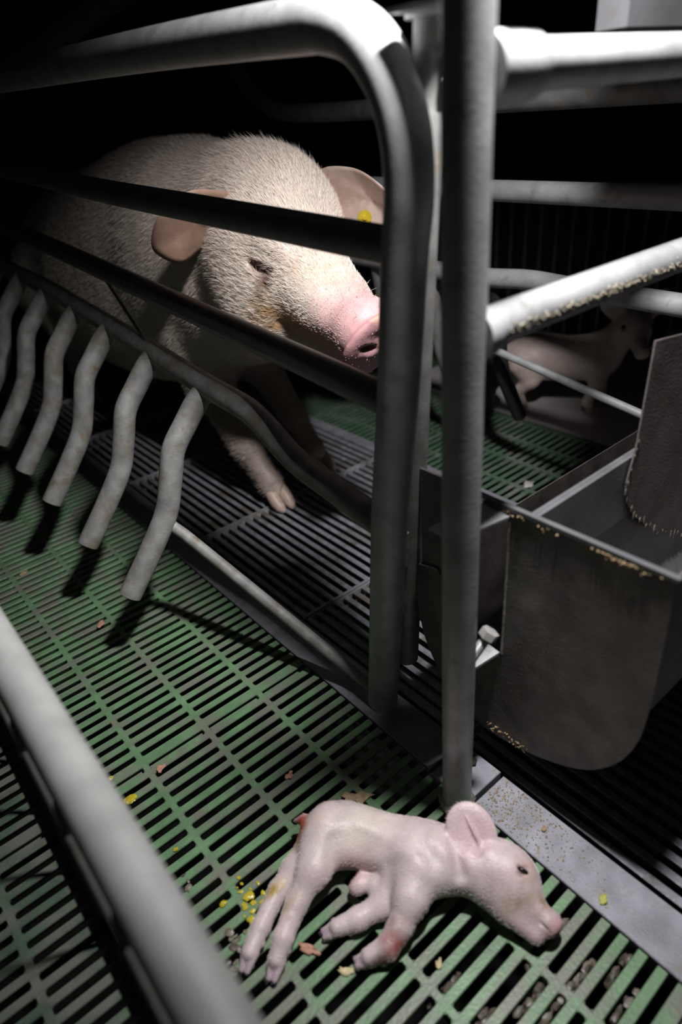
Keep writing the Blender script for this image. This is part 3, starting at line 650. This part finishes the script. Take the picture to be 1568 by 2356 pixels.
# loose hairs/whiskers on the snout
b = MB()
for k in range(46):
    a = random.uniform(-1.2, 1.2); x = random.uniform(.10, .205); p = Vector(H(x, math.sin(a) * .042, -.035 + math.cos(a) * .044)); o_ = Vector(hs) * math.sin(a) + Vector(hu) * math.cos(a); L_ = random.uniform(.008, .022)
    b.tube([p, p + o_ * L_ * .6 + Vector(hf) * .002, p + o_ * L_ + Vector(hf) * .006], [.0003, .00022, .0001], 4, False)
for k in range(26):
    p = Vector(H(random.uniform(.12, .21), random.uniform(-.035, .05), -.088)); b.tube([p, p - Vector(hu) * random.uniform(.006, .014) + Vector(hf) * .004], [.00035, .0001], 4, False)
M['whisker'] = mat('whisker_hair', (.72, .68, .62), .45)
wm = b.build('whiskers', M['whisker'], SOW); tag(wm, kind='stuff')

# ---------------------------------------------------------------- the dead piglet on the slats
z = .0
pg = [ell((.115, -.265, .030), (.035, .036, .027), axes((.6, -.8, 0), (0, 0, 1)), .02), ell((.145, -.308, .030), (.052, .0315, .028), axes((.55, -.83, 0), (0, 0, 1)), .03),
      ell((.166, -.351, .033), (.040, .037, .030), axes((.45, -.9, 0), (0, 0, 1)), .02), cone((.178, -.372, .033), (.205, -.410, .033), .029, .027, .02),
      ell((.214, -.421, .034), (.035, .029, .027), axes((.1, -1, 0), (0, 0, 1)), .015), cone((.212, -.438, .030), (.2075, -.474, .024), .0205, .0108, .012),
      ell((.2100, -.4850, .022), (.0045, .0092, .0085), axes((.05, -1, -.1), (0, 0, 1)), .004), ell((.212, -.478, .023), (.010, .009, .009), None, .008),
      cone((.193, -.445, .020), (.194, -.474, .017), .014, .0095, .008), ell((.196, -.425, .024), (.030, .020, .019), axes((.2, -1, 0), (0, 0, 1)), .015)]
# upper hind leg, lower hind leg
pg += [cone((.098, -.260, .034), (.068, -.280, .033), .029, .0185, .013), cone((.068, -.280, .033), (.034, -.292, .024), .0168, .0108, .010), cone((.034, -.292, .024), (.004, -.3075, .018), .0112, .0098, .006), cone((.004, -.3075, .018), (-.012, -.317, .013), .0098, .0082, .005)]
pg += [cone((.085, -.252, .016), (.056, -.256, .015), .020, .0135, .010), cone((.056, -.256, .015), (.030, -.262, .013), .013, .0105, .008), cone((.030, -.262, .013), (-.006, -.280, .0115), .0105, .0095, .005), cone((-.006, -.280, .0115), (-.028, -.292, .010), .0095, .008, .004)]
# upper foreleg, lower foreleg
pg += [cone((.150, -.358, .038), (.122, -.373, .034), .027, .0175, .015), cone((.122, -.373, .034), (.099, -.381, .023), .0165, .0122, .010), cone((.099, -.381, .023), (.077, -.384, .016), .0128, .0112, .005), cone((.077, -.384, .016), (.060, -.377, .012), .0112, .0092, .004)]
pg += [cone((.130, -.345, .018), (.104, -.350, .014), .020, .0135, .012), cone((.104, -.350, .014), (.074, -.3425, .0125), .0122, .0108, .008), cone((.074, -.3425, .0125), (.054, -.3335, .011), .0108, .0088, .005)]
# toes: claws are split; dew claws
for (a, b_, zz) in (((-.010, -.316), (-.024, -.3255), .011), ((-.026, -.291), (-.040, -.300), .009), ((.062, -.378), (.048, -.3705), .010), ((.056, -.334), (.0405, -.3275), .0095)):
    d_ = Vector((b_[0] - a[0], b_[1] - a[1])).normalized(); px, py = -d_.y * .0038, d_.x * .0038
    for s_ in (-1, 1): pg.append(cone((a[0] + px * s_, a[1] + py * s_, zz), (b_[0] + px * s_ * .8, b_[1] + py * s_ * .8, zz - .003), .0056, .0032, .0015))
    for s_ in (-1, 1): pg.append(ell((a[0] - d_.x * .010 + px * s_ * 2.1, a[1] - d_.y * .010 + py * s_ * 2.1, zz - .001), (.0042, .003, .003), axes((d_.x, d_.y, 0), (0, 0, 1)), .002))
# belly folds, navel skin, tail stub, shoulder blade, brow
pg += [ell((.0985, -.318, .016), (.013, .010, .010), None, .008), ell((.109, -.330, .018), (.009, .008, .008), None, .008), cone((.094, -.2275, .034), (.089, -.220, .030), .007, .003, .006),
       ell((.222, -.434, .047), (.012, .007, .006), axes((.15, -1, 0), (0, 0, 1)), .008), ell((.112, -.249, .052), (.012, .010, .006), None, .012),
       ell((.094, -.305, .022), (.010, .005, .006), None, .006, True), ell((.156, -.380, .070), (.004, .020, .006), None, .016, True), ell((.110, -.305, .064), (.016, .008, .006), axes((.5, -.9, 0), (0, 0, 1)), .02, True),
       cone((.199, -.461, .0415), (.2025, -.4765, .036), .0011, .0011, .004, True), cone((.196, -.4665, .037), (.2035, -.4835, .026), .0009, .0009, .003, True),
       ell((.2165, -.4385, .0585), (.0058, .0028, .004), axes((.1, -1, 0), (0, 0, 1)), .003, True), ell((.2075, -.4885, .0225), (.003, .0022, .0026), None, .0015, True), ell((.2125, -.4885, .0225), (.003, .0022, .0026), None, .0015, True)]
pg += [cone((.094, -.285, .060), (.076, -.305, .040), .003, .003, .012, True), cone((.128, -.352, .066), (.118, -.338, .050), .003, .003, .012, True), cone((.186, -.372, .066), (.170, -.398, .052), .0025, .0025, .012, True), cone((.120, -.300, .0635), (.128, -.330, .0625), .002, .002, .012, True)]
# ear: cupped disc lying back over the neck
en = Vector((-.42, -.40, .80)).normalized(); el_ = Vector((.35, 1., .40)); el_ = (el_ - en * el_.dot(en)).normalized()
ec = Vector((.208, -.379, .0630)); EA = [list(el_), list(en.cross(el_)), list(en)]
pg += [ell(ec, (.0310, .0260, .0055), EA, .004), ell(ec + en * .0085 - el_ * .001, (.0275, .0215, .0062), EA, .003, True), cone((.206, -.404, .054), ec - el_ * .022, .0085, .0055, .008), ell(ec + en * .004 + Vector(EA[1]) * -.002, (.016, .0016, .0030), EA, .003)]
PV, PF, PN = isosurface(pg, (-.05, -.50, .0), (.27, -.20, .105), .0016)
def pig_col(P):
    C = np.tile(np.array((.67, .56, .57)), (len(P), 1)) * (1 + .07 * nz(P, 60, 3))[:, None]; C = mixc(C, np.clip(nz(P, 45, 21) - .1, 0, 1) * .35, (.60, .40, .44))
    C = mixc(C, blobm(P, (.13, -.29, .05), (.05, .03, .05)) * .6, (.68, .61, .54)); C = mixc(C, blobm(P, ec, (.035, .03, .03)) * .6, (.66, .44, .49))
    C = mixc(C, blobm(P, (.10, -.31, .03), (.022, .016, .03)) * .55, (.60, .37, .38)); C = mixc(C, blobm(P, (.205, -.47, .02), (.03, .028, .03)) * .6, (.52, .35, .38))
    C = mixc(C, blobm(P, (.209, -.486, .022), (.012, .008, .012)) * .8, (.50, .22, .24))
    C = mixc(C, blobm(P, (.2, -.448, .045), (.022, .013, .03)) * (.35 + .5 * nz(P, 130, 5)), (.40, .28, .16)); C = mixc(C, blobm(P, (.212, -.467, .034), (.012, .009, .02)) * (.5 + .4 * nz(P, 200, 6)), (.33, .22, .12))
    C = mixc(C, blobm(P, (.2165, -.4385, .0575), (.007, .0035, .006)), (.03, .02, .02)); C = mixc(C, blobm(P, (.218, -.439, .056), (.013, .009, .01)) * .35, (.58, .33, .36))
    for c_, r_, k_, col_ in (((.088, -.231, .038), (.010, .010, .030), 1., (.45, .05, .03)), ((.081, -.242, .032), (.009, .010, .030), 1., (.40, .06, .04)), ((.072, -.250, .022), (.008, .008, .02), .9, (.30, .20, .05)), ((.086, -.236, .028), (.006, .013, .016), .9, (.40, .08, .05)), ((.080, -.243, .020), (.006, .010, .012), .9, (.30, .20, .05)), ((.104, -.380, .026), (.008, .009, .012), .6, (.40, .12, .10)), ((.086, -.390, .016), (.016, .009, .014), .9, (.22, .05, .05)), ((.064, -.385, .010), (.014, .009, .010), .9, (.10, .04, .035)), ((.120, -.388, .020), (.012, .006, .020), .35, (.5, .25, .22)), ((.222, -.440, .045), (.013, .010, .02), .35, (.42, .30, .18)), ((.078, -.229, .03), (.014, .009, .03), .9, (.42, .06, .04)), ((.086, -.237, .04), (.007, .014, .02), .6, (.45, .10, .06)), ((.067, -.236, .02), (.012, .008, .02), .6, (.30, .20, .04)),
                             ((.026, -.262, .02), (.014, .007, .03), .9, (.45, .30, .05)), ((.024, -.292, .03), (.02, .005, .02), .45, (.52, .36, .18)), ((.018, -.302, .025), (.004, .003, .01), .8, (.32, .05, .05)),
                             ((.083, -.386, .022), (.014, .012, .012), .85, (.34, .06, .06)), ((.07, -.388, .012), (.016, .008, .012), .85, (.14, .05, .04)), ((.093, -.376, .033), (.005, .005, .008), .7, (.25, .08, .07)), ((.1, -.384, .02), (.010, .008, .02), .3, (.5, .24, .22)),
                             ((.118, -.238, .05), (.012, .006, .02), .45, (.62, .38, .18)), ((.098, -.252, .06), (.01, .01, .02), .3, (.6, .36, .24))):
        C = mixc(C, blobm(P, c_, r_) * k_ * (.85 + .4 * nz(P, 260, 11)), col_)
    for c_ in ((-.022, -.324, .01), (-.038, -.299, .008), (.048, -.371, .008), (.041, -.328, .008)): C = mixc(C, blobm(P, c_, (.0085, .0085, .012)) * .75, (.36, .27, .34))
    C = mixc(C, blobm(P, (-.005, -.309, .01), (.006, .006, .01)) * .3, (.4, .28, .30))
    return np.clip(C, .01, 1)
PG = tag(empty('dead_piglet', (.13, -.33, 0)), 'dead pink newborn piglet lying on its side on the green slats', 'piglet')
pbody = fast_mesh('body', PV, PF, M['pskin'], pig_col(PV), PG, (.13, -.33, 0))
def flow_p(P, N): return np.tile(np.array((-.35, .75, -.2)), (len(P), 1)) + np.clip((.10 - P[:, :1]) / .05, 0, 1) * np.array((-1., -.9, 0))
hair('fine_hair', PV, PF, PN, 26000, .0042, flow_p, M['hair'], PG, lambda P: pig_col(P) * 1.1 + .05, (.13, -.33, 0), .00009, lambda P: np.where(P[:, 2] < .012, .3, 1.), .12, 4, .2)

en_ = MB().blob((0, 0, 0), (.0062, .0024, .0024), 0, 1, 2)
en_.v = [tuple(Vector((.2168, -.4385, .0572)) + Vector((.35, -.94, -.1)) * v_[0] + Vector((.94, .35, 0)) * v_[1] + Vector((0, 0, 1)) * v_[2]) for v_ in en_.v]
en_.build('eye', M['eye'], PG)
# ---------------------------------------------------------------- live piglets in the background
def piglet_prims(hx, hy, hz, head_dir):
    """standing newborn piglet facing +x, 0.30 m long, feet at z=0"""
    p = [ell((-.065, 0, .118), (.062, .040, .047), None, .03), ell((0, 0, .116), (.075, .042, .048), None, .03), ell((.065, 0, .122), (.05, .038, .046), None, .03),
         cone((.08, 0, .135), (hx - head_dir[0] * .02, hy - head_dir[1] * .02, hz), .034, .032, .02)]
    h = Vector(head_dir).normalized(); u = Vector((0, 0, 1)); A = axes(h, u); s = Vector(A[1]); c = Vector((hx, hy, hz))
    p += [ell(c, (.042, .034, .034), A, .015), cone(c + h * .02 - u * .006, c + h * .066 - u * .016, .022, .0135, .012), ell(c + h * .074 - u * .017, (.005, .014, .013), A, .004)]
    for k in (1, -1):
        e = c - h * .012 + s * .036 * k + u * .028; d_ = (s * .55 * k + u * .8 - h * .2).normalized(); nn = (h * .8 + s * .3 * k).normalized(); nn = (nn - d_ * nn.dot(d_)).normalized()
        p += [ell(e + d_ * .012, (.034, .024, .004), [list(d_), list(nn.cross(d_)), list(nn)], .006), ell(c + h * .022 + s * .027 * k + u * .010, (.006, .005, .005), A, .004, True)]
    for fx, fy, sw in ((.075, .026, .01), (.07, -.026, -.012)):
        p += [cone((fx, fy, .11), (fx + .004, fy, .07), .026, .016, .015), cone((fx + .004, fy, .07), (fx + sw, fy, .03), .0145, .0105, .008), cone((fx + sw, fy, .03), (fx + sw + .008, fy, .008), .0105, .0085, .005)]
    for fx, fy, sw in ((-.085, .026, 0), (-.08, -.026, .014)):
        p += [cone((fx, fy, .11), (fx + .018, fy, .075), .032, .021, .015), cone((fx + .018, fy, .075), (fx - .022 + sw, fy, .045), .018, .012, .008), cone((fx - .022 + sw, fy, .045), (fx - .006 + sw, fy, .010), .0115, .0088, .005)]
    p += [cone((-.122, 0, .135), (-.140, .006, .118), .006, .003, .006)]
    return p
def piglet_colf(P): return np.clip(mixc(np.tile(np.array((.80, .64, .60)), (len(P), 1)) * (1 + .08 * nz(P, 40, 2))[:, None], (P[:, 2] < .02) * .6, (.22, .16, .14)), 0, 1)
def live_piglet(loc, rz, head, hdir, label, sc=1.0, group='live piglets on the mat'):
    pr = piglet_prims(*head, hdir); V, F, N_ = isosurface(pr, (-.16, -.17, -.002), (.24, .17, .26), .0036)
    a = empty('live_piglet', loc); a.rotation_euler = (0, 0, rz); a.scale = (sc,) * 3
    tag(a, label, 'piglet', group); o = fast_mesh('body', V, F, M['pskin'], piglet_colf(V), a)
    h = Vector(hdir).normalized(); s = Vector(axes(h, (0, 0, 1))[1]); c = Vector(head)
    for k in (1, -1):
        e = MB().blob(c + h * .020 + s * .0265 * k + Vector((0, 0, .010)), .0046, 0, 2, 2); oo = link_mesh('eye', e.v, e.f, M['eye'], a, True)
    return a
live_piglet((1.312, .268, .0103), -1.05, (.130, -.020, .192), (.25, -1.0, -.2), 'live piglet standing sideways on the pale mat, head turned to the viewer', 1.18)
live_piglet((1.60, .02, .0103), -.95, (.14, .0, .165), (1., .1, -.4), 'live piglet at the right edge of the frame, behind the standing piglet', 1.1)

# ---------------------------------------------------------------- debris
def scrap(name, label, cat, c, r, m, seed, rot=0., jit=.35, group='scraps lying on the slats', th=.0018):
    """a torn, slightly curled flake"""
    rnd = random.Random(seed); n = 14; v = []; ca, sa = math.cos(rot), math.sin(rot)
    for ring, s in ((0, 1.), (1, .55)):
        for k in range(n):
            a = 2 * math.pi * k / n; q = s * (1 + rnd.uniform(-jit, jit)); x = r[0] * q * math.cos(a); y = r[1] * q * math.sin(a)
            zt = .0012 + (.0035 * rnd.random() if ring == 0 else .002 * rnd.random()); v.append((x * ca - y * sa, x * sa + y * ca, zt))
    v.append((0, 0, .003)); m0 = len(v); v += [(x, y, zz - th if zz - th > -.0005 else 0.0002) for x, y, zz in v]; f = []
    for k in range(n):
        q = (k + 1) % n; f += [(k, q, n + q, n + k), (n + k, n + q, 2 * n), (m0 + k, m0 + n + k, m0 + n + q, m0 + q), (m0 + n + k, m0 + 2 * n, m0 + n + q), (k, m0 + k, m0 + q, q)]
    o = link_mesh(name, v, f, m, None, True); o.location = c; fix_normals(o); return tag(o, label, cat, group)
scrap('torn_scrap', 'torn tan scrap lying above the dead piglet\'s back', 'scrap', (.172, -.229, 0), (.020, .0075), M['tan'], 1, -.75)
scrap('torn_scrap', 'small pale crumb on the slats at the far left', 'scrap', (.018, .597, 0), (.008, .006), M['tan'], 2, .3)
scrap('torn_scrap', 'brown and grey scrap left of the longest finger bar\'s shadow', 'scrap', (.069, .333, 0), (.009, .0055), M['pinkscrap'], 3, 1.)
scrap('torn_scrap', 'small pink-brown scrap caught in a slot near the partition pipe', 'scrap', (.009, -.016, 0), (.007, .0045), M['pinkscrap'], 4, .5)
scrap('torn_scrap', 'tiny pinkish flake halfway between partition pipe and front post', 'scrap', (.128, -.145, 0), (.0065, .0038), M['pinkscrap'], 5, .2)
scrap('torn_scrap', 'frayed reddish scrap between the piglet\'s hind and front legs', 'scrap', (.021, -.326, 0), (.0115, .0042), M['pinkscrap'], 6, -1.1)
scrap('torn_scrap', 'pale yellow chip beside the piglet\'s front hoof', 'scrap', (.037, -.367, 0), (.009, .0038), M['pale'], 7, -.9)
scrap('torn_scrap', 'small straw-coloured fleck below the piglet\'s chest', 'scrap', (.109, -.424, 0), (.0065, .003), M['pale'], 8, .6)
scrap('leaf_bit', 'yellow-green leaf bit on the steel strip', 'leaf', (.280, -.497, .0022), (.0062, .004), M['leaf'], 9, .3, .2)
scrap('feed_flake', 'orange feed flake on the steel strip by the piglet\'s ear', 'scrap', (.301, -.409, .0022), (.0045, .0028), M['feed'], 12, .6)
scrap('torn_scrap', 'grey crumpled scrap on the far green slats', 'scrap', (.947, .091, 0), (.014, .010), M['mat'], 10, .4)
for i, (x, y, r_, lb) in enumerate(((-.042, -.031, .0085, 'yellow droplet nearest the partition pipe, halfway down it'), (.004, -.238, .0062, 'large yellow droplet by the piglet\'s upper hind hock'), (-.021, -.226, .0042, 'small yellow droplet left of the piglet\'s hind legs'),
                                 (-.048, .017, .0042, 'faint yellow droplet tucked against the partition pipe, uppermost'), (-.030, -.133, .0030, 'tiny yellow droplet midway along the slats below the partition pipe'))):
    o = MB().blob((0, 0, .0012), (r_, r_ * .75, .0018), .18, i, 3).build('yellow_droplet', M['yellow']); o.location = (x, y, .0); tag(o, lb, 'droplet', 'yellow droplets on the green slats')
def smear(label, pts, m, seed):
    b = MB(); rnd = random.Random(seed)
    for (x, y, r_) in pts:
        for k in range(5): b.blob((x + rnd.gauss(0, r_), y + rnd.gauss(0, r_), .0006), (rnd.uniform(.3, .8) * r_, rnd.uniform(.3, .8) * r_, .0011), .3, rnd.randint(0, 999), 1)
    return tag(b.build('slime_smear', m), label, 'smear', None, 'stuff')
smear('wet yellowish slime beside the piglet\'s hind hocks', [(.006, -.226, .004), (.003, -.247, .005), (-.005, -.262, .005), (.014, -.235, .004), (.012, -.254, .005)], M['yellow'], 3)
smear('brownish muck near the partition pipe and hind hoof', [(-.036, -.178, .005), (-.036, -.272, .007), (-.046, -.287, .006), (-.03, -.262, .005)], M['muck'], 5)
b = MB(); rnd = random.Random(3)
for (x, y) in ((.205, -.52), (.208, -.54), (.215, -.56), (.15, -.51), (.14, -.53), (.165, -.54), (.235, -.545), (.19, -.50), (.222, -.50), (.10, -.45), (.12, -.49)):
    yy = round((y + .01) / .02) * .02
    for k in range(9): b.blob((x + rnd.uniform(-.02, .02), yy - 0.0 + rnd.uniform(-.003, .003), -.012 + rnd.uniform(-.004, .004)), (rnd.uniform(.004, .008), rnd.uniform(.003, .0045), rnd.uniform(.003, .006)), .3, rnd.randint(0, 999), 1)
tag(b.build('slot_muck', M['muck']), 'wet muck packed in the slots at the lower right', 'muck', None, 'stuff')
# feed dust on the steel strip near the post
b = MB(); rnd = random.Random(8)
for k in range(420):
    y = -.335 - abs(rnd.gauss(0, .06)); x = rnd.uniform(.270, .322); r_ = rnd.uniform(.0004, .0012); b.blob((x, y, .0022 + r_ * .5), r_, .3, k, 0 or 1)
tag(b.build('feed_dust', M['feed']), 'pale feed crumbs scattered on the steel strip below the post', 'crumbs', None, 'stuff')
